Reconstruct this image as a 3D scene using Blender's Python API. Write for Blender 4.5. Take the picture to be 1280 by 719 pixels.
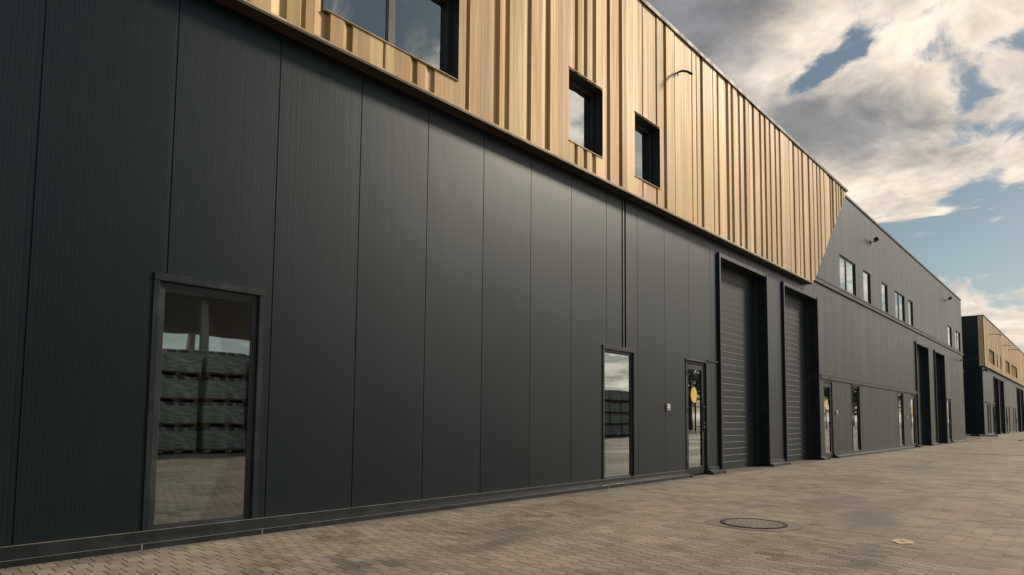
import bpy, bmesh, math, random
from mathutils import Vector, Matrix
random.seed(7)
scene = bpy.context.scene
for o in list(bpy.data.objects): bpy.data.objects.remove(o)
COL = scene.collection
R = math.radians

# ------------------------------------------------------------------ camera
CAM = Vector((6.25, 0.0, 1.162))
pitch, yaw, roll = R(4.00993), R(42.39856), R(0.52927)
fwd = Vector((-math.sin(yaw)*math.cos(pitch), math.cos(yaw)*math.cos(pitch), math.sin(pitch)))
r0 = Vector((math.cos(yaw), math.sin(yaw), 0)); u0 = r0.cross(fwd)
rt = r0*math.cos(roll)+u0*math.sin(roll); up = -r0*math.sin(roll)+u0*math.cos(roll)
cd = bpy.data.cameras.new('camera'); cam = bpy.data.objects.new('camera', cd); COL.objects.link(cam)
m = Matrix.Identity(4)
for i in range(3):
    m[i][0] = rt[i]; m[i][1] = up[i]; m[i][2] = -fwd[i]; m[i][3] = CAM[i]
cam.matrix_world = m
cd.sensor_width = 36; cd.lens = 22.5; cd.shift_y = (467.113-359.5)/1280
cd.clip_start = .1; cd.clip_end = 6000
scene.camera = cam
FPX = 800.0
def pix_dir(x, y):
    d = rt*((x-640)/FPX) - up*((y-467.113)/FPX) + fwd
    return d.normalized()

# ------------------------------------------------------------------ node helper
class NT:
    def __init__(s, tree): s.t = tree; s.n = tree.nodes; s.l = tree.links
    def node(s, typ, **kw):
        n = s.n.new(typ)
        for k, v in kw.items(): setattr(n, k, v)
        return n
    def put(s, inp, v):
        if v is None: return
        if hasattr(v, 'is_output'): s.l.new(v, inp)
        else: inp.default_value = v
    def m(s, op, a, b=None, c=None, clamp=False):
        n = s.node('ShaderNodeMath', operation=op, use_clamp=clamp)
        for i, v in enumerate((a, b, c)): s.put(n.inputs[i], v)
        return n.outputs[0]
    def v(s, op, a, b=None, sc=None):
        n = s.node('ShaderNodeVectorMath', operation=op)
        s.put(n.inputs[0], a); s.put(n.inputs[1], b)
        if sc is not None: s.put(n.inputs['Scale'], sc)
        return n.outputs['Value'] if op in ('LENGTH', 'DISTANCE', 'DOT_PRODUCT') else n.outputs[0]
    def xyz(s, v):
        n = s.node('ShaderNodeSeparateXYZ'); s.l.new(v, n.inputs[0]); return n.outputs
    def comb(s, x, y, z):
        n = s.node('ShaderNodeCombineXYZ')
        for i, q in enumerate((x, y, z)): s.put(n.inputs[i], q)
        return n.outputs[0]
    def noise(s, vec, scale, detail=4, rough=.55, dist=0, col=False):
        n = s.node('ShaderNodeTexNoise')
        s.l.new(vec, n.inputs['Vector']); s.put(n.inputs['Scale'], scale); n.inputs['Detail'].default_value = detail
        n.inputs['Roughness'].default_value = rough; n.inputs['Distortion'].default_value = dist
        return n.outputs['Color' if col else 'Fac']
    def white(s, vec):
        n = s.node('ShaderNodeTexWhiteNoise'); s.l.new(vec, n.inputs['Vector']); return n.outputs
    def ramp(s, f, stops, interp='LINEAR'):
        n = s.node('ShaderNodeValToRGB'); s.put(n.inputs[0], f); e = n.color_ramp.elements
        n.color_ramp.interpolation = interp
        while len(e) < len(stops): e.new(.5)
        for i, (p, c) in enumerate(stops):
            e[i].position = p; e[i].color = (*c, 1) if len(c) == 3 else c
        return n.outputs[0]
    def smooth(s, f, a, b, lo=0., hi=1.):
        n = s.node('ShaderNodeMapRange', interpolation_type='SMOOTHSTEP')
        s.put(n.inputs[0], f); n.inputs[1].default_value = a; n.inputs[2].default_value = b
        n.inputs[3].default_value = lo; n.inputs[4].default_value = hi
        return n.outputs[0]
    def mix(s, f, a, b, blend='MIX'):
        n = s.node('ShaderNodeMix', data_type='RGBA', blend_type=blend)
        s.put(n.inputs[0], f)
        for i, q in ((6, a), (7, b)):
            if isinstance(q, tuple) and len(q) == 3: q = (*q, 1)
            s.put(n.inputs[i], q)
        return n.outputs[2]
    def bump(s, h, strength=.5, dist=.01, normal=None):
        n = s.node('ShaderNodeBump'); s.put(n.inputs['Height'], h)
        n.inputs['Strength'].default_value = strength; n.inputs['Distance'].default_value = dist
        if normal is not None: s.l.new(normal, n.inputs['Normal'])
        return n.outputs[0]

# ------------------------------------------------------------------ world: sky and clouds
SUN_DIR = Vector((0.50, 1.0, 0.66)).normalized()
sun_el = math.asin(SUN_DIR.z); sun_az = math.atan2(SUN_DIR.x, SUN_DIR.y)
w = bpy.data.worlds.new('World'); scene.world = w; w.use_nodes = True
T = NT(w.node_tree); T.n.clear()
sky = T.node('ShaderNodeTexSky', sky_type='NISHITA', sun_disc=False)
sky.sun_elevation = sun_el; sky.sun_rotation = sun_az
sky.air_density = 1.0; sky.dust_density = 0.5; sky.ozone_density = 1.5
tc = T.node('ShaderNodeTexCoord'); dr = tc.outputs['Generated']
dx, dy, dz = T.xyz(dr)
zz = T.m('ADD', T.m('MAXIMUM', dz, 0.0), 0.20)
pu = T.comb(T.m('DIVIDE', dx, zz), T.m('DIVIDE', dy, zz), 0.0)
warp = T.v('SCALE', T.v('SUBTRACT', T.noise(pu, 1.3, 3, .5, col=True), (.5, .5, .5)), sc=.55)
pw = T.v('ADD', pu, warp)
pw = T.v('ADD', pw, (3.1, 7.7, 0))
n_big = T.noise(pw, 1.7, 6, .55)
n_det = T.noise(pw, 5.0, 10, .62)
dens = T.m('ADD', T.m('MULTIPLY', n_big, .52), T.m('MULTIPLY', n_det, .48))
dens = T.m('ADD', T.m('MULTIPLY', T.m('SUBTRACT', dens, .5), 2.7), .5)
warp2 = T.v('SCALE', T.v('SUBTRACT', T.noise(pw, 7.0, 5, .6, col=True), (.5, .5, .5)), sc=.085)
def blob(x, y, r, amp):
    c = pix_dir(x, y)
    d = T.v('DISTANCE', T.v('ADD', T.v('ADD', dr, T.v('SCALE', warp, sc=.09)), warp2), tuple(c))
    d = T.m('DIVIDE', d, r/FPX)
    return T.m('MULTIPLY', T.m('EXPONENT', T.m('MULTIPLY', T.m('MULTIPLY', d, d), -1.0)), amp)
def total(lst, base):
    acc = base
    for b in lst: acc = T.m('ADD', acc, blob(*b))
    return acc
# where the cloud cover is closed and where the blue shows
dens = total([
    (860, 60, 130, .20), (950, 40, 110, .10), (1060, 170, 100, .16), (1020, 240, 80, .10), (1130, 110, 50, .10),
    (1190, 12, 60, .12), (1248, 92, 24, .22), (1160, 225, 70, .10), (1090, 75, 40, .10), (940, 95, 40, .12),
    (1200, 200, 50, .14), (1262, 222, 40, .20), (1160, 250, 40, .14), (1110, 262, 30, .12), (1265, 185, 30, .1), (1165, 75, 26, .12), (1235, 30, 40, .16),
    (1000, 110, 20, -.34), (1028, 86, 19, -.32), (1055, 62, 18, -.28), (1080, 42, 18, -.24), (1108, 20, 18, -.16),
    (1180, 58, 20, -.34), (1206, 92, 21, -.38), (1232, 122, 21, -.40), (1198, 134, 19, -.38), (1268, 50, 22, -.34), (1150, 62, 12, -.2),
    (1258, 152, 20, -.34), (1222, 164, 16, -.3), (1205, 226, 18, -.36), (1130, 238, 18, -.34), (1180, 170, 15, -.26), (1275, 240, 16, -.3), (1235, 200, 13, -.24), (1160, 195, 11, -.2),
    (1150, 304, 34, -.38), (1205, 296, 38, -.42), (1260, 292, 42, -.42), (1110, 290, 24, -.34),
    (1195, 338, 30, .18), (1250, 345, 38, .20), (1195, 378, 16, -.2), (1250, 380, 18, -.2), (1265, 410, 20, .2),
], dens)
cov = T.smooth(dens, .35, .65)
thick = T.smooth(dens, .56, .90)
shade = total([(845, 15, 110, .8), (930, 10, 70, .22), (1030, 165, 60, .85), (1100, 168, 52, .75), (985, 150, 35, .45), (1160, 170, 30, .2), (1190, 200, 40, .15),
               (1080, 95, 55, -.35), (980, 70, 50, -.25), (1000, 235, 70, -.45), (1120, 235, 60, -.35), (1170, 110, 50, -.3), (1190, 20, 70, -.2)],
              T.m('MULTIPLY', thick, .18))
shn = T.m('ADD', T.m('MULTIPLY', T.noise(pw, 3.2, 8, .58), .6), T.m('MULTIPLY', n_det, .4))
shade = T.smooth(T.m('ADD', shade, T.m('MULTIPLY', T.m('SUBTRACT', shn, .46), 3.2)), -.25, 1.25)
# cloud side facing the low sun is warmer and brighter
toward = T.m('MAXIMUM', T.v('DOT_PRODUCT', dr, tuple(SUN_DIR)), 0.0)
glow = T.smooth(T.m('MAXIMUM', T.v('DOT_PRODUCT', dr, tuple(Vector((-.22, 1, .28)).normalized())), toward), .70, .97)
lit = T.mix(glow, (.46, .48, .49), (.78, .665, .55))
dark = T.mix(glow, (.14, .16, .18), (.215, .215, .22))
low = T.m('MAXIMUM', T.v('DOT_PRODUCT', dr, tuple(Vector((.52, .82, .27)).normalized())), 0.0)  # extra bright sky patch, added out of view to lift the wall's sheen
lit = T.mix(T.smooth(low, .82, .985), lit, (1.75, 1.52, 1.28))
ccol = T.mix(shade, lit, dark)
ccol = T.v('SCALE', ccol, sc=T.m('MULTIPLY_ADD', T.noise(pw, 6.5, 7, .6), 1.3, .40))
hz = T.smooth(dz, 0.02, .20, 1.0, 0.0)
ccol = T.mix(T.m('MULTIPLY', hz, .35), ccol, (.62, .55, .47))
skycol = T.mix(T.m('MULTIPLY', hz, .55), T.mix(1.0, sky.outputs[0], (1.05, 1.0, .84), 'MULTIPLY'), (6.2, 5.9, 5.5))
bg1 = T.node('ShaderNodeBackground'); T.put(bg1.inputs[0], skycol); bg1.inputs[1].default_value = .058
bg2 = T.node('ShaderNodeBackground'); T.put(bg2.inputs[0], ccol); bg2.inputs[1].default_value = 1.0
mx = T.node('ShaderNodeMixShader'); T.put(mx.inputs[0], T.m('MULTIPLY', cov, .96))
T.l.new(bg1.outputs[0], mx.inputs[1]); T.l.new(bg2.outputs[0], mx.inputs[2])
wo = T.node('ShaderNodeOutputWorld'); T.l.new(mx.outputs[0], wo.inputs[0])

# ------------------------------------------------------------------ sun, exposure
sd = bpy.data.lights.new('sun', 'SUN'); sun = bpy.data.objects.new('sun', sd); COL.objects.link(sun)
sd.energy = 2.8; sd.angle = R(8); sd.color = (1.0, .85, .68)
sun.rotation_euler = (-SUN_DIR).to_track_quat('-Z', 'Y').to_euler()
sun.location = (30, 60, 40)
vs = scene.view_settings
vs.view_transform = 'Standard'; vs.look = 'None'; vs.gamma = 1; vs.exposure = 0.36; vs.use_curve_mapping = False
scene.render.resolution_x = 1024; scene.render.resolution_y = 575

# ------------------------------------------------------------------ materials
def new_mat(name):
    mt = bpy.data.materials.new(name); mt.use_nodes = True
    t = NT(mt.node_tree); b = t.n['Principled BSDF']
    return mt, t, b
def setp(t, b, col=None, rough=None, metal=None, spec=None, normal=None):
    if col is not None: t.put(b.inputs['Base Color'], (*col, 1) if isinstance(col, tuple) else col)
    if rough is not None: t.put(b.inputs['Roughness'], rough)
    if metal is not None: t.put(b.inputs['Metallic'], metal)
    if spec is not None: t.put(b.inputs['Specular IOR Level'], spec)
    if normal is not None: t.l.new(normal, b.inputs['Normal'])
def objco(t):
    return t.node('ShaderNodeTexCoord').outputs['Object']

def mat_wall(name='anthracite_panel', ribs=True, base=(.0015, .0065, .0100)):
    mt, t, b = new_mat(name); co = objco(t); x, y, z = t.xyz(co)
    # each panel slightly different in gloss; faint dust
    pid = t.m('FLOOR', t.m('DIVIDE', t.m('SUBTRACT', y, .05), 1.02))
    pv = t.white(t.comb(pid, t.m('FLOOR', t.m('DIVIDE', z, 5.3)), 3.0))['Value']
    n1 = t.noise(co, .9, 5, .6); n2 = t.noise(t.v('MULTIPLY', co, (1, 7, .5)), 2.0, 4, .6)
    dust = t.smooth(t.m('ADD', n1, t.m('MULTIPLY', n2, .4)), .6, 1.1, 0, .08)
    low = t.m('MULTIPLY', t.smooth(t.m('ADD', z, t.m('MULTIPLY', n2, .25)), .15, .5, 1, 0), .10)
    c = t.mix(t.m('ADD', dust, low, clamp=True), base, (.050, .052, .052))
    c = t.mix(t.m('MULTIPLY', pv, .25), c, (.018, .027, .032))
    if ribs:
        w1 = t.m('SINE', t.m('MULTIPLY', y, 2*math.pi/.034))
        rv = t.noise(t.comb(0.0, t.m('MULTIPLY', y, 30.0), 0.0), 1.0, 1)
        h = t.m('MULTIPLY', t.m('POWER', t.m('ABSOLUTE', w1), .6), rv)
        nrm = t.bump(h, .22, .003)
        wob = t.noise(t.v('MULTIPLY', co, (1, 1.0, .5)), 1.6, 2)
        nrm = t.bump(wob, .25, .012, nrm)
        setp(t, b, normal=nrm)
        c = t.mix(t.m('MULTIPLY', t.smooth(w1, -.2, .9), .05), c, (.06, .068, .07))
    setp(t, b, c, t.m('ADD', .38, t.m('MULTIPLY', pv, .05)), spec=.36)
    b.inputs['Specular Tint'].default_value = (.84, .96, 1, 1)
    return mt
M_WALL = mat_wall()
def mat_trim(name, base, rough=.42, spec=.5):
    mt, t, b = new_mat(name); co = objco(t)
    n1 = t.noise(co, 3.5, 5, .65); n2 = t.noise(t.v('MULTIPLY', co, (6, 6, .8)), 2.0, 4, .6)
    c = t.mix(t.smooth(t.m('ADD', n1, t.m('MULTIPLY', n2, .5)), .6, 1.05, 0, .45), base, tuple(min(1, q*1.7+.02) for q in base))
    setp(t, b, c, t.smooth(n1, .3, .8, rough-.06, rough+.12), spec=spec)
    return mt
M_TRIM = mat_trim('anthracite_trim', (.011, .017, .021), .45, .3)
M_FRAME = mat_trim('window_frame_paint', (.022, .025, .028), .45)
M_BLACK = mat_trim('black_rubber', (.012, .012, .013), .65)
M_PLINTH = mat_trim('plinth_flashing', (.008, .012, .014), .55, .35)
M_SHUT = mat_trim('shutter_paint', (.012, .019, .023), .5, .25)
M_STEEL = mat_trim('grey_steel', (.22, .22, .22), .4)
M_EDGE = mat_trim('pale_edge', (.17, .165, .155), .45)
M_ROOF = mat_trim('roof_membrane', (.10, .10, .10), .8)
M_CONC = mat_trim('concrete', (.40, .37, .33), .85)
M_PLASTER = mat_trim('interior_plaster', (.62, .60, .52), .8)
M_INT = mat_trim('interior_grey', (.16, .16, .155), .8)
M_WHITE = mat_trim('white_plastic', (.72, .69, .62), .4)
M_YEL = mat_trim('yellow_film', (.70, .47, .04), .5)

def mat_gold(name='bronze_sheet'):
    mt, t, b = new_mat(name); co = objco(t); x, y, z = t.xyz(co)
    st = t.noise(t.v('MULTIPLY', co, (3, 26, .35)), 1.0, 5, .6)
    st2 = t.noise(t.v('MULTIPLY', co, (3, 110, .25)), 1.0, 3, .6)
    big = t.noise(t.v('MULTIPLY', co, (1, 1.4, .35)), 1.0, 3, .5)
    pv = t.white(t.comb(t.m('FLOOR', t.m('MULTIPLY', y, 2.9)), 1.0, 2.0))['Value']
    f = t.m('ADD', t.m('ADD', t.m('MULTIPLY', st, .26), t.m('MULTIPLY', st2, .26)), t.m('ADD', t.m('MULTIPLY', big, .36), t.m('MULTIPLY', pv, .22)))
    c = t.ramp(f, [(.36, (.30, .20, .095)), (.48, (.43, .295, .150)), (.58, (.53, .375, .20)), (.74, (.68, .515, .31))])
    oil = t.noise(t.v('MULTIPLY', co, (1, 4.5, .55)), 1.0, 3, .5)
    nrm = t.bump(st2, .18, .004); nrm = t.bump(oil, .40, .03, nrm)
    setp(t, b, c, t.smooth(st, .3, .7, .54, .68), .12, spec=.28, normal=nrm)
    return mt
M_GOLD = mat_gold()
M_SOFFIT = mat_trim('bronze_soffit', (.055, .038, .024), .55, .3)

def mat_glass(name='reflective_glass'):
    mt = bpy.data.materials.new(name); mt.use_nodes = True; t = NT(mt.node_tree); t.n.clear()
    co = objco(t)
    wob = t.noise(t.v('MULTIPLY', co, (.3, 1.6, 1.1)), 1.0, 1)
    nrm = t.bump(wob, .10, .012)
    fr = t.node('ShaderNodeFresnel'); fr.inputs[0].default_value = 2.5; t.l.new(nrm, fr.inputs[1])
    gl = t.node('ShaderNodeBsdfGlossy'); gl.inputs['Roughness'].default_value = .012; gl.inputs[0].default_value = (.84, .92, .91, 1); t.l.new(nrm, gl.inputs['Normal'])
    tr = t.node('ShaderNodeBsdfTransparent'); tr.inputs[0].default_value = (.62, .70, .66, 1)
    mxx = t.node('ShaderNodeMixShader'); t.l.new(t.m('MULTIPLY_ADD', fr.outputs[0], .92, .20, clamp=True), mxx.inputs[0])
    t.l.new(tr.outputs[0], mxx.inputs[1]); t.l.new(gl.outputs[0], mxx.inputs[2])
    o = t.node('ShaderNodeOutputMaterial'); t.l.new(mxx.outputs[0], o.inputs[0])
    return mt
M_GLASS = mat_glass()

def mat_paving():
    mt, t, b = new_mat('block_paving'); co = objco(t); x, y, z = t.xyz(co)
    PX, PY = .180, .118
    def tri(a):      # trapezoid wave -1..1, period 1
        f = t.m('ABSOLUTE', t.m('SUBTRACT', t.m('FRACT', a), .5))          # 0..0.5
        return t.m('MULTIPLY', t.m('SUBTRACT', t.smooth(f, .14, .36), .5), 2.0)
    jit = t.m('MULTIPLY', t.m('SUBTRACT', t.noise(co, 1.1, 2), .5), .03)
    xs = t.m('ADD', x, jit)
    zig = t.m('MULTIPLY', tri(t.m('DIVIDE', y, PY)), .007)
    colf = t.m('FLOOR', t.m('DIVIDE', xs, PX))
    # column boundary k is pushed by +-zig with the parity of k
    par = t.m('SUBTRACT', t.m('MULTIPLY', t.m('MODULO', t.m('ABSOLUTE', t.m('ROUND', t.m('DIVIDE', xs, PX))), 2.0), 2.0), 1.0)
    xz = t.m('DIVIDE', t.m('ADD', xs, t.m('MULTIPLY', zig, par)), PX)
    col = t.m('FLOOR', xz); fx = t.m('FRACT', xz)
    odd = t.m('MODULO', t.m('ABSOLUTE', col), 2.0)
    yj = t.m('ADD', y, t.m('MULTIPLY', t.m('SUBTRACT', t.white(t.comb(col, 5.0, 0.0))['Value'], .5), .012))
    yz = t.m('ADD', t.m('DIVIDE', yj, PY), t.m('MULTIPLY', odd, .5))
    row = t.m('FLOOR', yz); fy = t.m('FRACT', yz)
    ex = t.m('MULTIPLY', t.m('SUBTRACT', .5, t.m('ABSOLUTE', t.m('SUBTRACT', fx, .5))), PX)
    ey = t.m('MULTIPLY', t.m('SUBTRACT', .5, t.m('ABSOLUTE', t.m('SUBTRACT', fy, .5))), PY)
    e = t.m('MINIMUM', t.m('ADD', ex, .0024), ey)
    rag = t.m('MULTIPLY', t.m('SUBTRACT', t.noise(co, 45, 3), .5), .004)
    joint = t.smooth(t.m('ADD', e, rag), .0015, .0055, 1, 0)
    rnd = t.white(t.comb(col, row, 1.0))
    rv = rnd['Value']; rc = t.xyz(rnd['Color'])
    big = t.noise(co, .55, 5, .6); mid = t.noise(co, 2.2, 5, .65); fine = t.noise(co, 160, 3, .7)
    f = t.m('ADD', t.m('MULTIPLY', rv, .15), t.m('ADD', t.m('MULTIPLY', big, .50), t.m('MULTIPLY', mid, .36)))
    c = t.ramp(f, [(.30, (.11, .092, .072)), (.43, (.225, .190, .149)), (.55, (.315, .265, .204)), (.72, (.44, .366, .272))])
    warmf = t.smooth(rc[1], .80, 1.0, 0, .45)
    c = t.mix(warmf, c, (.40, .31, .20))
    # darker tyre-worn and oily patches
    st = t.noise(t.v('MULTIPLY', co, (.55, .16, 1)), 1.0, 5, .62)
    c = t.mix(t.smooth(st, .50, .66, 0, .72), c, (.13, .112, .095))
    pale = t.noise(t.v('MULTIPLY', co, (.4, .25, 1)), 1.7, 5, .6)
    c = t.mix(t.smooth(pale, .56, .74, 0, .42), c, (.48, .375, .27))
    c = t.mix(t.m('MULTIPLY', t.m('SUBTRACT', fine, .3), .5, clamp=True), c, (.12, .10, .085))
    sandf = t.smooth(t.noise(co, 1.4, 4), .45, .65)
    jc = t.mix(sandf, (.022, .019, .016), (.11, .09, .065))
    c = t.mix(t.m('MULTIPLY', joint, .9), c, jc)
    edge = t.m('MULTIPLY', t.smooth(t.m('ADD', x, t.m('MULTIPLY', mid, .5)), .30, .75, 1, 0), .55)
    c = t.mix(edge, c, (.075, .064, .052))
    speck = t.smooth(t.noise(co, 30, 2), .78, .82)
    c = t.mix(t.m('MULTIPLY', speck, .5), c, (.55, .47, .36))
    tilt = t.m('ADD', t.m('MULTIPLY', t.m('SUBTRACT', rc[0], .5), t.m('SUBTRACT', fx, .5)), t.m('MULTIPLY', t.m('SUBTRACT', rc[2], .5), t.m('SUBTRACT', fy, .5)))
    h = t.m('ADD', t.m('MULTIPLY', t.smooth(e, .0, .010), .9), t.m('ADD', t.m('MULTIPLY', tilt, .35), t.m('MULTIPLY', rv, .25)))
    h = t.m('ADD', h, t.m('MULTIPLY', fine, .10))
    h = t.m('ADD', h, t.m('MULTIPLY', t.noise(co, .35, 3), 2.5))
    setp(t, b, c, t.smooth(st, .4, .7, .82, .62), normal=t.bump(h, .75, .008), spec=.35)
    return mt
M_PAVE = mat_paving()

# ------------------------------------------------------------------ mesh helpers
def link(name, bm, mat, parent=None, bevel=0, smooth=False, loc=None):
    me = bpy.data.meshes.new(name); bm.normal_update(); bm.to_mesh(me); bm.free()
    if smooth:
        for p in me.polygons: p.use_smooth = True
    o = bpy.data.objects.new(name, me); COL.objects.link(o)
    if mat: me.materials.append(mat)
    if parent: o.parent = parent
    if loc: o.location = loc
    if bevel:
        b = o.modifiers.new('bevel', 'BEVEL'); b.width = bevel; b.segments = 1; b.limit_method = 'ANGLE'
    return o
def box(bm, x0, x1, y0, y1, z0, z1):
    v = [bm.verts.new((x, y, z)) for x in (x0, x1) for y in (y0, y1) for z in (z0, z1)]
    for f in ((0, 1, 3, 2), (4, 6, 7, 5), (0, 4, 5, 1), (2, 3, 7, 6), (0, 2, 6, 4), (1, 5, 7, 3)):
        bm.faces.new([v[i] for i in f])
def quad(bm, *p): bm.faces.new([bm.verts.new(q) for q in p])
def tube(bm, pts, r, n=8, cap=True):
    pts = [Vector(p) for p in pts]; rings = []
    for i, p in enumerate(pts):
        d = (pts[min(i+1, len(pts)-1)]-pts[max(i-1, 0)]).normalized()
        a = d.cross(Vector((0, 0, 1)) if abs(d.z) < .9 else Vector((1, 0, 0))).normalized(); b2 = d.cross(a)
        rr = r[i] if isinstance(r, (list, tuple)) else r
        rings.append([bm.verts.new(p+(a*math.cos(2*math.pi*k/n)+b2*math.sin(2*math.pi*k/n))*rr) for k in range(n)])
    for q, s in zip(rings, rings[1:]):
        for k in range(n): bm.faces.new((q[k], q[(k+1) % n], s[(k+1) % n], s[k]))
    if cap: bm.faces.new(rings[0][::-1]); bm.faces.new(rings[-1])
def disc(bm, c, axis, r, n=32, thick=.004):
    c = Vector(c); axis = Vector(axis); tube(bm, [c, c+axis*thick], r, n)
def empty(name, loc, label, cat, group=None):
    o = bpy.data.objects.new(name, None); COL.objects.link(o); o.location = loc; o.empty_display_size = .3
    return tag(o, label, cat, group)
def tag(o, label, cat, group=None):
    o['label'] = label; o['category'] = cat
    if group: o['group'] = group
    return o
def structure(o): o['kind'] = 'structure'; return o

def profiled(bm, prof, zb, zt, opens=()):
    """Sheet running along y with section x(y); openings (y0,y1,z0,z1) are cut out."""
    def xat(s):
        for (s0, x0), (s1, x1) in zip(prof, prof[1:]):
            if s0 <= s <= s1: return x0 + (x1-x0)*((s-s0)/(s1-s0) if s1 > s0 else 0)
        return prof[-1][1]
    pts = list(prof)
    for o in opens:
        for e in o[:2]:
            if prof[0][0] < e < prof[-1][0] and min(abs(e-p[0]) for p in pts) > 1e-5: pts.append((e, xat(e)))
    pts.sort(key=lambda p: p[0])
    fb = zb if callable(zb) else (lambda s: zb); ft = zt if callable(zt) else (lambda s: zt)
    for (s0, x0), (s1, x1) in zip(pts, pts[1:]):
        mid = (s0+s1)/2
        holes = sorted([(o[2], o[3]) for o in opens if o[0]-1e-6 < mid < o[1]+1e-6])
        cuts = [None]; segs = []
        lo0, lo1 = fb(s0), fb(s1)
        for a, b2 in holes:
            if a > max(lo0, lo1)+1e-4: segs.append((lo0, lo1, a, a))
            lo0 = lo1 = b2
        t0, t1 = ft(s0), ft(s1)
        if t0 > lo0+1e-4 or t1 > lo1+1e-4: segs.append((lo0, lo1, t0, t1))
        for a0, a1, b0, b1 in segs:
            if abs(s1-s0) < 1e-6 and abs(x1-x0) < 1e-6: continue
            quad(bm, (x0, s0, a0), (x1, s1, a1), (x1, s1, b1), (x0, s0, b0))

# ------------------------------------------------------------------ ground
bm = bmesh.new()
ys = [-300, -60, 52, 53.5, 55, 56.5, 58, 120, 3000]; xs = [-2500, -40, 40, 2500]
def gz(y): return 0 if y <= 52 else (.2 if y >= 58 else .2*(0.5-0.5*math.cos(math.pi*(y-52)/6)))
vv = [[bm.verts.new((x, y, gz(y))) for x in xs] for y in ys]
for a, b_ in zip(vv, vv[1:]):
    for i in range(len(xs)-1): bm.faces.new((a[i], a[i+1], b_[i+1], b_[i]))
structure(link('ground', bm, M_PAVE))

# ------------------------------------------------------------------ building components
SEAM = 1.02
def wall_profile(s0, s1, offset=.10, x=0.0, groove=.009, gw=.0055):
    prof = [(s0, x)]; k = math.ceil((s0-offset+.05)/SEAM)
    while offset + k*SEAM < s1-.05:
        c = offset + k*SEAM
        prof += [(c-gw, x), (c-gw*.3, x-groove), (c+gw*.3, x-groove), (c+gw, x)]; k += 1
    prof.append((s1, x)); return prof

def frame_ring(bm, x0, x1, y0, y1, z0, z1, w, bottom=True, wt=None):
    wt = wt or w
    box(bm, x0, x1, y0, y0+w, z0, z1); box(bm, x0, x1, y1-w, y1, z0, z1)
    box(bm, x0, x1, y0+w, y1-w, z1-wt, z1)
    if bottom: box(bm, x0, x1, y0+w, y1-w, z0, z0+w)

def window(parent, y0, y1, z0, z1, xf=0.0, depth=.13, fw=.055, mullions=(), trim=None, name='window', label=None):
    """Opening y0..y1 x z0..z1 in the wall face at xf; frame and glass set back by depth."""
    xg = xf-depth
    bm = bmesh.new()
    frame_ring(bm, xg-.035, xg+.02, y0, y1, z0, z1, fw)
    for c in mullions: box(bm, xg-.035, xg+.022, c-.045, c+.045, z0+fw, z1-fw)
    # glazing beads
    cells = [y0+fw]+[q for c in mullions for q in (c-.045, c+.045)]+[y1-fw]
    for a, b_ in zip(cells[::2], cells[1::2]):
        frame_ring(bm, xg-.02, xg+.014, a, b_, z0+fw, z1-fw, .018)
    o = link(name, bm, M_FRAME, parent, .003)
    if label: o['label'] = label
    bm = bmesh.new()      # reveal lining in the wall thickness, butting the sheet from behind
    e = .003; xe = xf-.004
    box(bm, xg+.02, xe, y0-.02, y0, z0-.02, z1+.02); box(bm, xg+.02, xe, y1, y1+.02, z0-.02, z1+.02)
    box(bm, xg+.02, xe, y0, y1, z1, z1+.02); box(bm, xg+.02, xe, y0, y1, z0-.02, z0)
    link('reveal', bm, M_FRAME, o)
    for a, b_ in zip(cells[::2], cells[1::2]):
        bm = bmesh.new(); box(bm, xg-.006, xg, a+.004, b_-.004, z0+fw+.004, z1-fw-.004); link('pane', bm, M_GLASS, o)
    bm = bmesh.new()      # plastered inner reveal seen through the glass
    box(bm, xg-.30, xg-.037, y1-fw-.002, y1-fw+.05, z0, z1); box(bm, xg-.30, xg-.037, y0+fw-.05, y0+fw+.002, z0, z1)
    box(bm, xg-.30, xg-.037, y0+fw+.002, y1-fw-.002, z1-fw-.002, z1-fw+.05)
    link('inner_reveal', bm, M_PLASTER, o)
    if trim:
        tw, tp = trim; bm = bmesh.new()
        box(bm, .001, tp, y0-tw, y0, z0-.03, z1); box(bm, .001, tp, y1, y1+tw, z0-.03, z1)
        box(bm, .001, tp+.006, y0-tw, y1+tw, z1, z1+.072)
        link('trim', bm, M_TRIM, o, .004)
    return o

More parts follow.
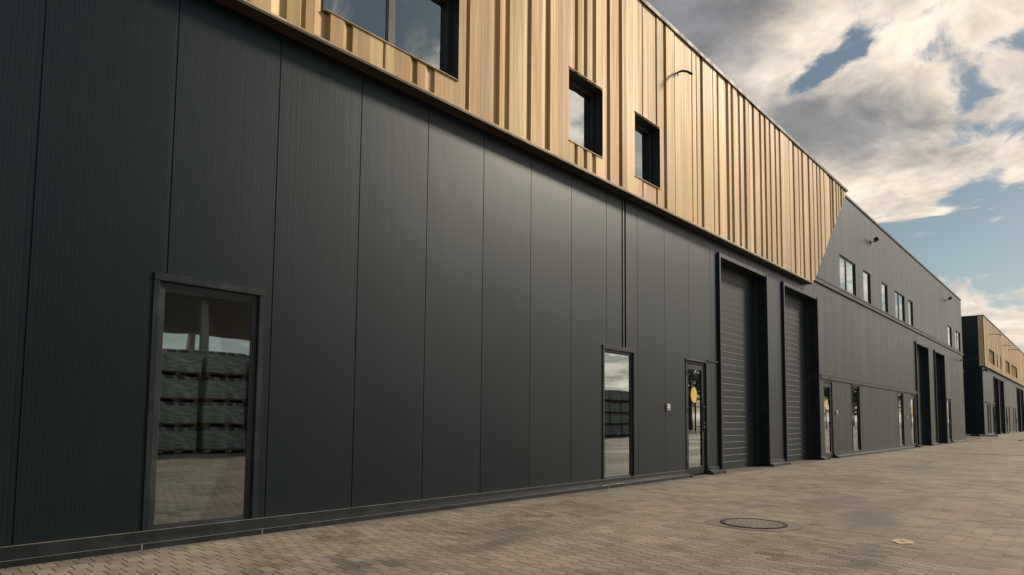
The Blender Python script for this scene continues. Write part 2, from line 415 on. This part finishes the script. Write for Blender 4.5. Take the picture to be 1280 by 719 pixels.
def door(parent, y0, y1, z1, trim=True, depth=.055, sticker=True, label=None, z0=.02):
    """Glazed aluminium door: outer opening y0..y1, top z1."""
    xg = -depth; fw = .05; sw = .095
    bm = bmesh.new()
    frame_ring(bm, xg-.04, xg+.035, y0, y1, z0, z1, fw, bottom=False)
    a, b_ = y0+fw+.004, y1-fw-.004; zt = z1-fw-.004
    box(bm, xg-.03, xg+.025, a, a+sw, z0+.01, zt); box(bm, xg-.03, xg+.025, b_-sw, b_, z0+.01, zt)
    box(bm, xg-.03, xg+.025, a+sw, b_-sw, zt-.12, zt); box(bm, xg-.03, xg+.025, a+sw, b_-sw, z0+.01, z0+.17)
    o = link('door', bm, M_TRIM, parent, .004)
    if label: o['label'] = label
    bm = bmesh.new(); e = .004
    box(bm, xg+.036, -e, y0-.02, y0, z0, z1+.02); box(bm, xg+.036, -e, y1, y1+.02, z0, z1+.02); box(bm, xg+.036, -e, y0, y1, z1, z1+.02)
    link('reveal', bm, M_FRAME, o)
    bm = bmesh.new(); box(bm, xg-.006, xg, a+sw+.002, b_-sw-.002, z0+.172, zt-.122); link('pane', bm, M_GLASS, o)
    bm = bmesh.new(); tube(bm, [(xg+.09, b_-.17, .92), (xg+.09, b_-.17, 1.54)], .017, 10)
    for zz_ in (1.02, 1.45): tube(bm, [(xg+.0255, b_-.07, zz_), (xg+.09, b_-.07, zz_), (xg+.09, b_-.17, zz_)], .011, 8)
    link('pull_handle', bm, M_BLACK, o, smooth=False)
    bm = bmesh.new(); box(bm, xg+.026, xg+.034, b_-.045, b_-.015, 1.02, 1.18); tube(bm, [(xg+.034, b_-.03, 1.1), (xg+.06, b_-.03, 1.1)], .014, 10)
    link('lock', bm, M_STEEL, o)
    for zz_ in (.25, 1.35, z1-.25):
        bm = bmesh.new(); tube(bm, [(xg+.045, y0+fw, zz_-.05), (xg+.045, y0+fw, zz_+.05)], .014, 8); link('hinge', bm, M_BLACK, o)
    if sticker:
        bm = bmesh.new(); cy = (y0+y1)/2-.01
        disc(bm, (xg+.001, cy, 1.70), (1, 0, 0), .165, 40, .002)
        for v_ in bm.verts: v_.co.y = cy+(v_.co.y-cy)*.86
        link('sticker', bm, M_YEL, o)
    if trim:
        bm = bmesh.new(); tw, tp = .035, .012
        box(bm, .001, tp, y0-tw, y0, .02, z1); box(bm, .001, tp, y1, y1+tw, .02, z1); box(bm, .001, tp+.012, y0-tw-.003, y1+tw+.003, z1, z1+tw)
        link('trim', bm, M_TRIM, o, .004)
    return o

def roller(parent, y0, y1, zt, depth=.31, fw=.075, proud=.062, label=None):
    """Sectional shutter set deep in a protruding steel portal; y0..y1 is the outer size."""
    bm = bmesh.new(); a, b_ = y0+fw, y1-fw; z1 = zt-.10
    box(bm, -depth, proud, y0, a, .0, zt); box(bm, -depth, proud, b_, y1, 0, zt); box(bm, -depth, proud-.012, a, b_, z1, zt)
    o = link('roller_door', bm, M_TRIM, parent, .006)
    if label: o['label'] = label
    bm = bmesh.new(); z = .03; x = -depth+.03; step = .155; gd = .004
    while z < z1:
        ze = min(z+step, z1)
        quad(bm, (x-gd, a, z), (x-gd, b_, z), (x, b_, z+.006), (x, a, z+.006))
        quad(bm, (x, a, z+.006), (x, b_, z+.006), (x, b_, ze-.006), (x, a, ze-.006))
        quad(bm, (x, a, ze-.006), (x, b_, ze-.006), (x-gd, b_, ze), (x-gd, a, ze)); z = ze
    link('shutter', bm, M_SHUT, o)
    bm = bmesh.new(); box(bm, x-.01, x+.014, a, b_, .004, .03); link('bottom_seal', bm, M_BLACK, o)
    for q0 in (a, b_-.05):
        bm = bmesh.new(); box(bm, x+.002, x+.07, q0, q0+.05, 0.003, z1); link('guide_rail', bm, M_FRAME, o, .004)
    return o

def plinth(bm, s0, s1):
    """Sloped sill flashing with a lip standing on the paving."""
    sec = [(.006, .142), (.022, .140), (.022, .088), (.108, .055), (.120, .050), (.120, .0)]
    for (xa, za), (xb, zb_) in zip(sec, sec[1:]):
        quad(bm, (xa, s0, za), (xb, s0, zb_), (xb, s1, zb_), (xa, s1, za))
    for s, fl in ((s0, 1), (s1, 0)):
        vs_ = [bm.verts.new((x, s, z)) for x, z in sec]+[bm.verts.new((.006, s, 0))]
        bm.faces.new(vs_ if fl else vs_[::-1])

def flood(loc, label, group, size=1.0, arm=.30):
    t = empty('flood_light', loc, label, 'flood light', group)
    bm = bmesh.new(); box(bm, 0, .02, -.07*size, .07*size, -.09*size, .09*size); tube(bm, [(.02, 0, 0), (arm*.6, 0, .02), (arm, 0, .05)], .022*size, 8)
    link('bracket', bm, M_BLACK, t)
    bm = bmesh.new(); w_ = .17*size
    box(bm, -.06*size, .06*size, -w_, w_, -.11*size, .11*size)
    for k in range(5): box(bm, -.10*size, -.0601*size, -w_+.02+k*(2*w_-.04)/5, -w_+.03+k*(2*w_-.04)/5, -.08*size, .08*size)
    h = link('lamp_head', bm, M_BLACK, t, .008); h.location = (arm+.05*size, 0, .10*size); h.rotation_euler = (0, R(58), R(8))
    return t

# ------------------------------------------------------------------ gold sheet profile
steps = [3.10, 3.32, 3.61, 3.90, 4.35, 4.84, 5.12, 5.72, 6.31, 6.52, 7.0, 7.44, 8.15, 8.42, 8.68, 9.10, 9.49, 10.22, 10.73, 11.09, 11.46, 12.21,
         12.43, 12.72, 13.23, 13.52, 14.01, 14.28, 14.7, 15.0, 15.23, 15.55, 16.01, 16.3, 16.64, 17.05, 17.35, 18.02, 18.45, 18.82, 19.17, 19.72,
         20.09, 20.45, 20.78, 21.15, 21.45, 21.85, 22.1, 22.45, 22.7, 23.05, 23.3]
s = 2.7
while s > -8: steps.append(s); s -= random.choice((.24, .3, .42, .5))
steps.sort()
def gold_profile(steps, s0, s1, rnd, xl=.152, d=.037):
    prof = [(s0, xl+d)]
    for k, st in enumerate(steps):
        if not s0+.1 < st < s1-.06: continue
        nxt = steps[k+1] if k+1 < len(steps) else s1
        prev = steps[k-1] if k else s0
        gap = min(.28*(st-prev), rnd.choice((.015, .03, .045, .075)))
        dd = d*rnd.uniform(.75, 1.25)
        xa = xl+rnd.uniform(-.004, .004)
        sl = min(.35*(st-prev), rnd.choice((.010, .03, .07, .12)))
        prof += [(st-gap-sl, prof[-1][1]), (st-gap, xa), (st, xa), (st+.010, xl+dd)]
    prof.append((s1, prof[-1][1])); return prof

def coping(bm, s0, s1, xo, z, over=.03, back=.35):
    box(bm, -back, xo+over, s0, s1, z, z+.05)
    box(bm, xo+over-.012, xo+over, s0, s1, z-.035, z-.0005)

ROOF = 9.08; LEDGE = 5.25
# ================================================================== main warehouse
W = empty('warehouse', (0, 0, 0), 'long near warehouse with dark grey wall panels and a bronze clad upper storey', 'warehouse')
rollers = [(13.72, 16.62, 4.98), (17.76, 20.70, 4.98), (35.15, 38.2, 5.0), (39.9, 42.85, 5.0)]
floor_win = [(2.085, 3.02, .125, 2.385), (9.20, 10.14, .125, 2.38), (24.33, 25.28, .125, 2.42), (31.33, 32.27, .125, 2.42)]
doors = [(12.19, 13.10, 2.40), (21.22, 22.12, 2.42), (33.80, 34.85, 2.42), (43.42, 44.62, 2.52)]
up_win = [(23.22, 25.18, (24.12,)), (26.2, 27.25, ()), (28.97, 29.96, ()), (31.3, 33.15, (32.15,)), (33.95, 34.93, ()), (44.5, 45.85, ()), (47.18, 49.12, (48.1,))]
UZ0, UZ1 = 5.66, 6.84
lower_open = [(9.762, 9.793, 2.46, LEDGE-.02), (9.848, 9.905, 2.46, LEDGE-.02)] + [(a, b, 0, t) for a, b, t in rollers] + [(a, b, c, d) for a, b, c, d in floor_win] + [(a, b, 0, t) for a, b, t in doors]
END = 49.9
bm = bmesh.new()
profiled(bm, wall_profile(-8, END), .04, LEDGE+.20, lower_open)
quad(bm, (-.02, -8, LEDGE+.20), (-.02, END, LEDGE+.20), (0, END, LEDGE+.20), (0, -8, LEDGE+.20))
upper_open = [(a, b, UZ0, UZ1) for a, b, _ in up_win]
profiled(bm, wall_profile(19.5, END, x=.018), LEDGE+.20, ROOF, upper_open)
link('wall', bm, M_WALL, W)
# hull behind the sheets: end wall, back wall, roof, floor slab and a partition inside
bm = bmesh.new()
quad(bm, (0, END, 0), (-25, END, 0), (-25, END, ROOF), (.018, END, ROOF)); quad(bm, (0, -8, 0), (0, -8, ROOF), (-25, -8, ROOF), (-25, -8, 0))
quad(bm, (-25, -8, 0), (-25, -8, ROOF), (-25, END, ROOF), (-25, END, 0))
link('side_wall', bm, M_WALL, W)
bm = bmesh.new(); box(bm, -25, -.02, -8, END, ROOF-.25, ROOF-.02); link('roof', bm, M_ROOF, W)
bm = bmesh.new(); box(bm, -24.9, -.45, -7.9, END-.1, .004, .03); box(bm, -5.0, -4.8, -7.9, END-.1, .03, ROOF-.3); box(bm, -4.8, -.45, -7.9, END-.1, 4.9, 5.1)
for yy in (6.6, 11.2, 20.9, 28.3, 33.2): box(bm, -4.8, -.45, yy-.06, yy+.06, .03, 4.9)
link('interior', bm, M_INT, W)
def plinth_part(parent, a, b):
    bm = bmesh.new(); plinth(bm, a, b); p = link('plinth', bm, M_PLINTH, parent)
    bm = bmesh.new(); box(bm, .0065, .0245, a, b, .1405, .1445); link('edge_highlight', bm, M_EDGE, p)  # pale strips on both plinth edges, a highlight put into the colour
    bm = bmesh.new(); box(bm, .113, .1225, a, b, .0505, .0535); link('edge_highlight', bm, M_EDGE, p)
segs = [(-8, 12.13), (13.16, 13.71), (16.63, 17.75), (20.71, 21.16), (22.18, 33.74), (34.91, 35.14), (38.21, 39.89), (42.86, 43.36), (44.68, END)]
for a, b in segs: plinth_part(W, a, b)
for c in (2.0, 3.08, 9.15, 10.2, 24.3, 25.3, 31.3, 32.3):
    bm = bmesh.new(); box(bm, .1206, .1230, c-.006, c+.006, 0.001, .0500); link('plinth_joint', bm, M_EDGE, W)
for x0, x1, y0, y1, h in [(.0005, .15, a-.06, a-.001, .045) for a, b in segs[1:]]+[(.0005, .14, b+.001, b+.08, .05) for a, b in segs[:-1]]:
    bm = bmesh.new(); box(bm, x0, x1, y0, y1, .001, h); link('plinth_end', bm, M_BLACK, W, .004)
# gold upper storey
gold_win = [(3.555, 5.535, 5.61, 6.80), (7.92, 8.88, 5.61, 6.80), (9.92, 10.83, 5.61, 6.80)]
rnd = random.Random(5)
slant = lambda s: LEDGE if s < 19.87 else LEDGE+(s-19.87)/3.82*(ROOF-.01-LEDGE)
bm = bmesh.new(); gp = gold_profile(steps, -8, 23.68, rnd); profiled(bm, gp, slant, ROOF-.005, gold_win)
quad(bm, (.0195, 19.88, LEDGE), (.18, 19.88, LEDGE), (.18, 23.69, ROOF-.005), (.0195, 23.69, ROOF-.005))
link('metal_cladding', bm, M_GOLD, W)
bm = bmesh.new(); box(bm, .001, .196, -8, 19.86, LEDGE-.022, LEDGE-.002); box(bm, .196, .210, -8, 19.87, LEDGE-.040, LEDGE+.006)
link('soffit', bm, M_SOFFIT, W, .003)
bm = bmesh.new(); box(bm, .2105, .2125, -8, 19.87, LEDGE-.012, LEDGE+.010); link('bottom_trim', bm, M_GOLD, W)
bm = bmesh.new(); coping(bm, -8, 23.72, .196, ROOF); link('coping', bm, M_SOFFIT, W, .004)
bm = bmesh.new(); coping(bm, 23.73, END+.03, .018, ROOF-.01, .035); box(bm, -25, -.36, END-.02, END+.035, ROOF-.01, ROOF+.04); link('coping', bm, M_TRIM, W, .004)
# flashings of the dark facade
bm = bmesh.new(); box(bm, .0005, .055, 19.95, END+.03, LEDGE+.205, LEDGE+.335); box(bm, .0005, .072, 19.95, END+.035, LEDGE+.336, LEDGE+.348)
link('storey_flashing', bm, M_TRIM, W, .004)
bm = bmesh.new(); box(bm, .0005, .045, 20.82, 35.1, 2.475, 2.60); box(bm, .0005, .06, 20.80, 35.1, 2.601, 2.612)
link('door_band', bm, M_TRIM, W, .004)
for yy in (20.93, 21.8, 25.6, 29.4): 
    bm = bmesh.new(); disc(bm, (.045, yy, 2.535), (1, 0, 0), .03, 12, .01); link('bolt', bm, M_BLACK, W)
bm = bmesh.new(); box(bm, .0005, .03, 13.17, 13.70, 2.445, 2.475); link('panel_flashing', bm, M_TRIM, W)
# expansion joint above the second window
bm = bmesh.new(); box(bm, .0005, .007, 9.80, 9.84, 2.46, LEDGE-.02); link('joint_cover', bm, M_FRAME, W)
for y0, y1 in ((9.758, 9.797), (9.844, 9.909)):      # recessed gaskets deep in the two open joints
    bm = bmesh.new(); box(bm, -.09, -.06, y0, y1, 2.44, LEDGE); link('joint_gasket', bm, M_BLACK, W)
for i, (a, b, c, d) in enumerate(floor_win): window(W, a, b, c, d, trim=(.055, .014) if i < 2 else (.05, .012), depth=.042, fw=.038)
for i, (a, b, c, d) in enumerate(gold_win): window(W, a, b, c, d, xf=.17, depth=.175, mullions=(4.56,) if i == 0 else (), fw=.055)
for a, b, c, d in gold_win:
    bm = bmesh.new(); box(bm, .02, .2075, a+.0005, b-.0005, c-.010, c-.0005); link('window_sill', bm, M_GOLD, W)
    bm = bmesh.new(); box(bm, .02, .2075, a+.0005, b-.0005, d+.0205, d+.030); link('head_flashing', bm, M_GOLD, W)
for a, b, mu in up_win: window(W, a, b, UZ0, UZ1, xf=.018, depth=.055, mullions=mu, fw=.035)
for i, (a, b, t) in enumerate(doors): door(W, a, b, t, trim=i in (0, 3), sticker=i < 3)
for a, b, t in rollers: roller(W, a, b, t)

# ================================================================== far warehouse, same row
FZ = .2; FS = 59.5
B = empty('warehouse', (0, FS, FZ), 'distant warehouse ending the row, with bronze upper storey and blank dark gable wall', 'warehouse')
FL = 75.0
b_roll = [(6.9, 9.9, 4.85), (11.1, 14.1, 4.85), (27.6, 30.7, 4.85), (32.2, 35.3, 4.85), (50, 53, 4.85), (55, 58, 4.85)]
b_door = [(5.4, 6.5, 2.45), (15.6, 16.7, 2.45), (24.6, 25.6, 2.45)]
b_fw = [(1.9, 2.8, .125, 2.42), (3.3, 4.1, .125, 2.42), (18.2, 19.1, .125, 2.42), (22.2, 23.1, .125, 2.42)]
b_up = [(2.5, 6.2, 5.68, 6.78), (7.8, 8.5, 5.68, 6.78), (10.6, 11.4, 5.68, 6.78), (15.2, 18.6, 5.68, 6.78), (20.4, 26.4, 5.68, 6.78), (38, 42, 5.68, 6.78), (46, 50, 5.68, 6.78)]
bm = bmesh.new()
profiled(bm, wall_profile(0, FL), .04, LEDGE+.05, [(a, b, 0, t) for a, b, t in b_roll+b_door]+b_fw)
link('wall', bm, M_WALL, B)
bm = bmesh.new()
quad(bm, (0, 0, 0), (0, 0, ROOF), (-25, 0, ROOF), (-25, 0, 0)); quad(bm, (0, FL, 0), (-25, FL, 0), (-25, FL, ROOF), (0, FL, ROOF)); quad(bm, (-25, 0, 0), (-25, 0, ROOF), (-25, FL, ROOF), (-25, FL, 0))
link('side_wall', bm, M_WALL, B)
bm = bmesh.new(); box(bm, -24.9, -.02, .1, FL-.1, ROOF-.25, ROOF-.02); link('roof', bm, M_ROOF, B)
bm = bmesh.new(); box(bm, -24.9, -.45, .1, FL-.1, .004, .03); box(bm, -5, -4.8, .1, FL-.1, .03, ROOF-.3); link('interior', bm, M_INT, B)
fs = []; q = .35
while q < FL: fs.append(q); q += random.choice((.3, .42, .5, .65))
bm = bmesh.new(); profiled(bm, gold_profile(fs, -.06, FL, rnd), LEDGE, ROOF-.005, b_up)
box(bm, -.16, .149, -.065, -.003, LEDGE, ROOF-.005)
link('metal_cladding', bm, M_GOLD, B)
bm = bmesh.new(); box(bm, .001, .198, 0, FL, LEDGE-.04, LEDGE-.002); link('soffit', bm, M_SOFFIT, B)
bm = bmesh.new(); coping(bm, -.08, FL, .196, ROOF); box(bm, -25, -.36, -.05, .3, ROOF, ROOF+.05); link('coping', bm, M_SOFFIT, B)
for a, b in ((.0, 5.3), (6.6, 6.85), (10, 11), (14.2, 15.5), (16.8, 24.5), (25.7, 27.5), (30.8, 32.1), (35.4, 49.9)): plinth_part(B, a, b)
for a, b in ((1.2, 6.85), (14.2, 27.5)):
    bm = bmesh.new(); box(bm, .0005, .05, a, b, 2.48, 2.60); link('door_band', bm, M_TRIM, B)
for a, b, c, d in b_fw: window(B, a, b, c, d, depth=.05, fw=.04)
for a, b, t in b_door: door(B, a, b, t, trim=False, sticker=False)
for a, b, t in b_roll: roller(B, a, b, t)
for a, b, c, d in b_up:
    bm = bmesh.new(); n = max(3, int((b-a)/.28))
    frame_ring(bm, -.02, .10, a, b, c, d, .06)
    for k in range(1, n): box(bm, .0, .10, a+.06+(b-a-.12)*k/n-.045, a+.06+(b-a-.12)*k/n+.045, c+.06, d-.06)
    o = link('window', bm, M_GOLD, B)
    bm = bmesh.new(); box(bm, -.04, -.034, a+.06, b-.06, c+.06, d-.06); link('pane', bm, M_GLASS, o)

# ------------------------------------------------------------------ wall fittings
flood((.019, 27.45, 8.12), 'black flood light on the dark wall just right of the bronze cladding', 'flood lights on the dark wall', .75, .16)
flood((.019, 43.9, 8.20), 'black flood light high on the dark wall near its far end', 'flood lights on the dark wall', .8, .22)
flood((.001, 49.2, 5.12), 'flood light on a short arm low at the far corner of the dark wall', 'flood lights on the dark wall', 1.1, .75)
def gooseneck(loc, label, L=.36, drop=.12, group=None, s=1.0):
    t = empty('wall_lamp', loc, label, 'wall lamp', group)
    bm = bmesh.new()
    pts = [(0, 0, 0), (L*.25, 0, .012), (L*.5, 0, 0), (L*.75, .02, -drop*.35), (L, .04, -drop)]
    tube(bm, pts, [.012*s, .02*s, .024*s, .024*s, .026*s], 8); link('arm', bm, M_BLACK, t, smooth=True)
    bm = bmesh.new(); tube(bm, [(0, 0, 0), (.02, 0, 0)], .055*s, 16); tube(bm, [(.06, 0, 0), (.075, 0, -.07)], .012, 6); link('wall_plate', bm, M_SOFFIT, t)
    return t
gooseneck((.17, 11.50, 8.20), 'thin dark curved arm sticking out of the bronze cladding near the roof')
gooseneck((.20, FS+3.2, FZ+7.95), 'dark lamp arm on the distant bronze cladding closest to its corner', 0.8, .12, 'lamp arms on the distant cladding', 1.1)
gooseneck((.20, FS+13.3, FZ+8.0), 'short dark lamp on the distant bronze cladding, second from its corner', .55, .1, 'lamp arms on the distant cladding', 1.2)
gooseneck((.20, FS+18.5, FZ+8.05), 'dark lamp arm on the distant bronze cladding, third from its corner', .85, .1, 'lamp arms on the distant cladding', 1.1)
def callbox(y, z, label):
    t = empty('intercom', (.001, y, z), label, 'intercom', 'intercoms beside the glazed doors')
    bm = bmesh.new(); box(bm, 0, .035, -.055, .055, -.065, .065); link('housing', bm, M_WHITE, t, .008)
    bm = bmesh.new(); box(bm, .0352, .039, -.03, .03, -.045, -.015); tube(bm, [(.0352, 0, .03), (.042, 0, .03)], .013, 10); link('button', bm, M_STEEL, t)
callbox(11.40, 1.41, 'small white intercom box on the dark wall left of the nearest glazed door')
callbox(22.47, 1.45, 'small white intercom box just right of the door beside the second roller door')
callbox(32.85, 1.37, 'small pale intercom box between the two far slim glazed openings')
# security camera on the far gable
t = empty('security_camera', (-1.2, FS-.002, 5.15), 'small pale security camera on the dark gable wall of the distant warehouse', 'camera')
bm = bmesh.new(); tube(bm, [(0, 0, 0), (0, -.10, 0), (0, -.14, -.06)], .03, 8); link('bracket', bm, M_WHITE, t)
bm = bmesh.new(); tube(bm, [(0, -.05, -.09), (0, -.36, -.15)], .07, 12); link('camera_body', bm, M_WHITE, t)
t = empty('wall_lamp', (.02, FS+1.0, FZ+5.02), 'small black bulkhead lamp under the corner of the distant bronze cladding', 'wall lamp')
bm = bmesh.new(); tube(bm, [(-.02, 0, 0), (.10, 0, .0), (.16, 0, -.05)], .05, 10); link('bracket', bm, M_BLACK, t)
bm = bmesh.new(); tube(bm, [(.14, -.25, -.06), (.14, .25, -.06)], .09, 12); link('lamp_head', bm, M_BLACK, t)

# ------------------------------------------------------------------ things on the ground
def mat_iron():
    mt, t, b = new_mat('cast_iron'); co = objco(t)
    ch = t.node('ShaderNodeTexVoronoi'); ch.inputs['Scale'].default_value = 26; ch.inputs['Randomness'].default_value = .25; t.l.new(co, ch.inputs['Vector'])
    h = t.smooth(ch.outputs['Distance'], .25, .5, 1, 0)
    n1 = t.noise(co, 12, 4)
    c = t.mix(h, (.035, .030, .026), t.mix(n1, (.34, .29, .23), (.52, .45, .35)))
    setp(t, b, c, .75, .0, normal=t.bump(h, .9, .006)); return mt
M_IRON = mat_iron()
mh = empty('manhole_cover', (3.34, 7.25, 0), 'round cast iron manhole cover with studded surface set in the paving', 'manhole cover')
bm = bmesh.new(); n = 48
def ring(bm, r0_, r1_, z0, z1):
    a = [[bm.verts.new((r*math.cos(2*math.pi*k/n), r*math.sin(2*math.pi*k/n), z)) for k in range(n)] for r, z in ((r0_, z0), (r0_, z1), (r1_, z1), (r1_, z0))]
    for p, q in zip(a, a[1:]):
        for k in range(n): bm.faces.new((p[k], p[(k+1) % n], q[(k+1) % n], q[k]))
ring(bm, .315, .358, .001, .012); link('rim', bm, M_BLACK, mh)
bm = bmesh.new(); tube(bm, [(0, 0, .001), (0, 0, .009)], .312, 48); o = link('lid', bm, M_IRON, mh)
bm = bmesh.new(); box(bm, -.04, .04, -.012, .012,   .0092, .0102); o = link('lifting_slot', bm, M_BLACK, o, loc=(.2, .1, 0))
# cut concrete surround of the cover (dark polygon of cut pavers)
bm = bmesh.new()
out = [(-.48, -.20), (-.36, -.42), (.1, -.46), (.42, -.32), (.50, .10), (.34, .42), (-.12, .44), (-.45, .24)]
a = [bm.verts.new((x, y, .004)) for x, y in out]
inn = [bm.verts.new((.36*Vector(p).normalized().x, .36*Vector(p).normalized().y, .004)) for p in out]
for k in range(8): bm.faces.new((a[k], a[(k+1) % 8], inn[(k+1) % 8], inn[k]))
link('mortar_surround', bm, mat_trim('cut_mortar', (.175, .146, .115), .9), mh)

sc = bmesh.new()
pts = []
for k in range(16):
    a_ = 2*math.pi*k/16; r_ = 1+random.uniform(-.25, .25)
    pts.append((.085*r_*math.cos(a_), .15*r_*math.sin(a_)))
top = [sc.verts.new((x, y, .004+random.uniform(0, .006))) for x, y in pts]; inr = [sc.verts.new((x*.25, y*.2, .007)) for x, y in pts]
bot = [sc.verts.new((x, y, .001)) for x, y in pts]
for k in range(16):
    sc.faces.new((top[k], top[(k+1) % 16], inr[(k+1) % 16], inr[k])); sc.faces.new((bot[k], bot[(k+1) % 16], top[(k+1) % 16], top[k]))
tag(link('scrap', sc, mat_trim('beige_scrap', (.50, .38, .22), .8), loc=(4.80, 7.23, 0)), 'torn beige scrap lying alone on the paving right of the manhole cover', 'scrap')
# line drain across the yard, inlet at the gap
bm = bmesh.new(); box(bm, -.05, .10, -6, 6, .001, .006); o = link('drain_channel', bm, M_BLACK, loc=(2.6, 29.4, 0)); o.rotation_euler = (0, 0, R(-84)); tag(o, 'dark slotted drain channel running across the paved yard', 'drain')
bm = bmesh.new(); box(bm, -.10, .10, -.9, .9, .004, .02)
o = tag(link('drain_grate', bm, M_BLACK, loc=(2.5, 54.0, gz(54.0))), 'small dark drain grate in the pale paving before the distant warehouse', 'drain')
t = empty('kerb', (-1.0, 57.2, gz(57.2)), 'low pale concrete kerb across the gap between the two warehouses', 'kerb')
bm = bmesh.new(); box(bm, -8, 2.0, 0, .25, -.05, .12); link('kerb_stone', bm, M_CONC, t, .01)
bm = bmesh.new(); box(bm, .45, .95, -.30, -.002, -.15, .14); link('drain_box', bm, M_BLACK, t, .01)

# ------------------------------------------------------------------ across the yard (seen mirrored in the glass)
M_WRAP, tw_, bw = new_mat('stretch_wrap')
co = objco(tw_); nw = tw_.noise(tw_.v('MULTIPLY', co, (2, 2, 9)), 2.2, 5, .6)
zc = tw_.xyz(co)[2]
cw = tw_.mix(tw_.smooth(nw, .35, .7), (.26, .32, .30), (.66, .75, .71))
cw = tw_.mix(tw_.smooth(zc, .66, .70), cw, tw_.mix(tw_.smooth(tw_.noise(tw_.v('MULTIPLY', co, (9, 9, 1)), 1.0, 2), .45, .55), (.42, .42, .46), (.10, .11, .13)))
setp(tw_, bw, cw, .28, normal=tw_.bump(nw, .6, .03))
M_WOOD = mat_trim('pallet_wood', (.22, .14, .08), .85)
def make_load():
    t = empty('pallet_load', (0, 0, 0), 'stretch wrapped pallet load in a stack, mirrored in the glass', 'pallet load', 'wrapped pallet loads across the yard')
    bm = bmesh.new()
    for yy in (-.6, 0, .6): box(bm, -.5, .5, yy-.05, yy+.05, 0, .09)
    for k in range(5): box(bm, -.5+k*.22, -.5+k*.22+.12, -.65, .65, .09, .115)
    link('pallet', bm, M_WOOD, t)
    bm = bmesh.new(); box(bm, -.5, .5, -.64, .64, .117, .785); o = link('wrapped_goods', bm, M_WRAP, t, .04); o.modifiers[0].segments = 3
    return t
load0 = make_load(); first = True
def copy_tree(o, parent=None):
    c = o.copy(); COL.objects.link(c)
    if parent: c.parent = parent
    for ch in list(o.children): copy_tree(ch, c)
    return c
spots = [(14.4, 4.5+k*1.45) for k in range(6)] + [(18.6, 33+k*1.45) for k in range(5)]
for x, y in spots:
    for lv in range(4):
        o = load0 if first else copy_tree(load0); first = False
        o.location = (x+random.uniform(-.05, .05), y+random.uniform(-.05, .05), lv*.79); o.rotation_euler.z = random.uniform(-.03, .03)
S = empty('open_shed', (26, 6, 0), 'dark open sided storage shed across the yard, mirrored in the glass', 'shed')
bm = bmesh.new(); box(bm, -6, 7, -34, 13, 5.9, 6.5); box(bm, -6.15, -5.98, -34, 13, 5.9, 7.6); link('roof', bm, M_INT, S)
for xx in (-5.5, 6.5):
    for k in range(7):
        bm = bmesh.new(); box(bm, xx-.14, xx+.14, -15.6+k*4.05-.14, -15.6+k*4.05+.14, 0, 5.9); link('column', bm, M_CONC if xx < 0 else M_WHITE, S)
bm = bmesh.new(); box(bm, 6.7, 6.85, -34, 13, 0, 3.6); link('back_wall', bm, M_INT, S)

def mat_leaf():
    mt, t, b = new_mat('foliage'); co = objco(t); n1 = t.noise(co, 1.2, 4)
    setp(t, b, t.mix(n1, (.03, .05, .015), (.09, .12, .04)), .7); return mt
M_LEAF = mat_leaf(); M_BARK = mat_trim('bark', (.10, .075, .05), .9)
def make_tree():
    t = empty('tree', (0, 0, 0), 'leafy green tree across the yard, mirrored in the far door glass', 'tree', 'trees across the yard')
    bm = bmesh.new(); tube(bm, [(0, 0, 0), (.05, 0, 2), (.1, .1, 4.5), (0, .2, 7)], [.25, .2, .14, .05], 8)
    rr = random.Random(3)
    for k in range(7):
        a_ = k*2.4; z = 2.4+k*.6; tube(bm, [(.05, .05, z), (1.2*math.cos(a_), 1.2*math.sin(a_), z+1.0), (2.0*math.cos(a_), 2.0*math.sin(a_), z+1.5)], [.09, .06, .02], 6)
    link('trunk', bm, M_BARK, t)
    bm = bmesh.new()
    cl = [(rr.uniform(-2.2, 2.2), rr.uniform(-2.2, 2.2), rr.uniform(2.8, 8.0), rr.uniform(.6, 1.2)) for _ in range(26)]
    for cx, cy, cz, cr in cl:
        for _ in range(110):
            d = Vector((rr.gauss(0, 1), rr.gauss(0, 1), rr.gauss(0, .8))).normalized()*cr*rr.uniform(.5, 1.1)
            p = Vector((cx, cy, cz))+d; a_ = Vector((rr.gauss(0, 1), rr.gauss(0, 1), rr.gauss(0, 1))).normalized()*.13; b_ = a_.orthogonal().normalized()*.09
            quad(bm, p-a_, p+b_, p+a_, p-b_)
    link('crown', bm, M_LEAF, t)
    return t
tr0 = make_tree()
for i, (x, y) in enumerate([(24, 60), (28, 72), (25, 88), (30, 101), (24, 112), (29, 124), (26, 138), (32, 150), (27, 165)]):
    o = tr0 if i == 0 else copy_tree(tr0)
    o.location = (x, y, .2); o.rotation_euler.z = i*1.3; k = .85+.1*(i % 3); o.scale = (k*1.3, k*1.3, k)
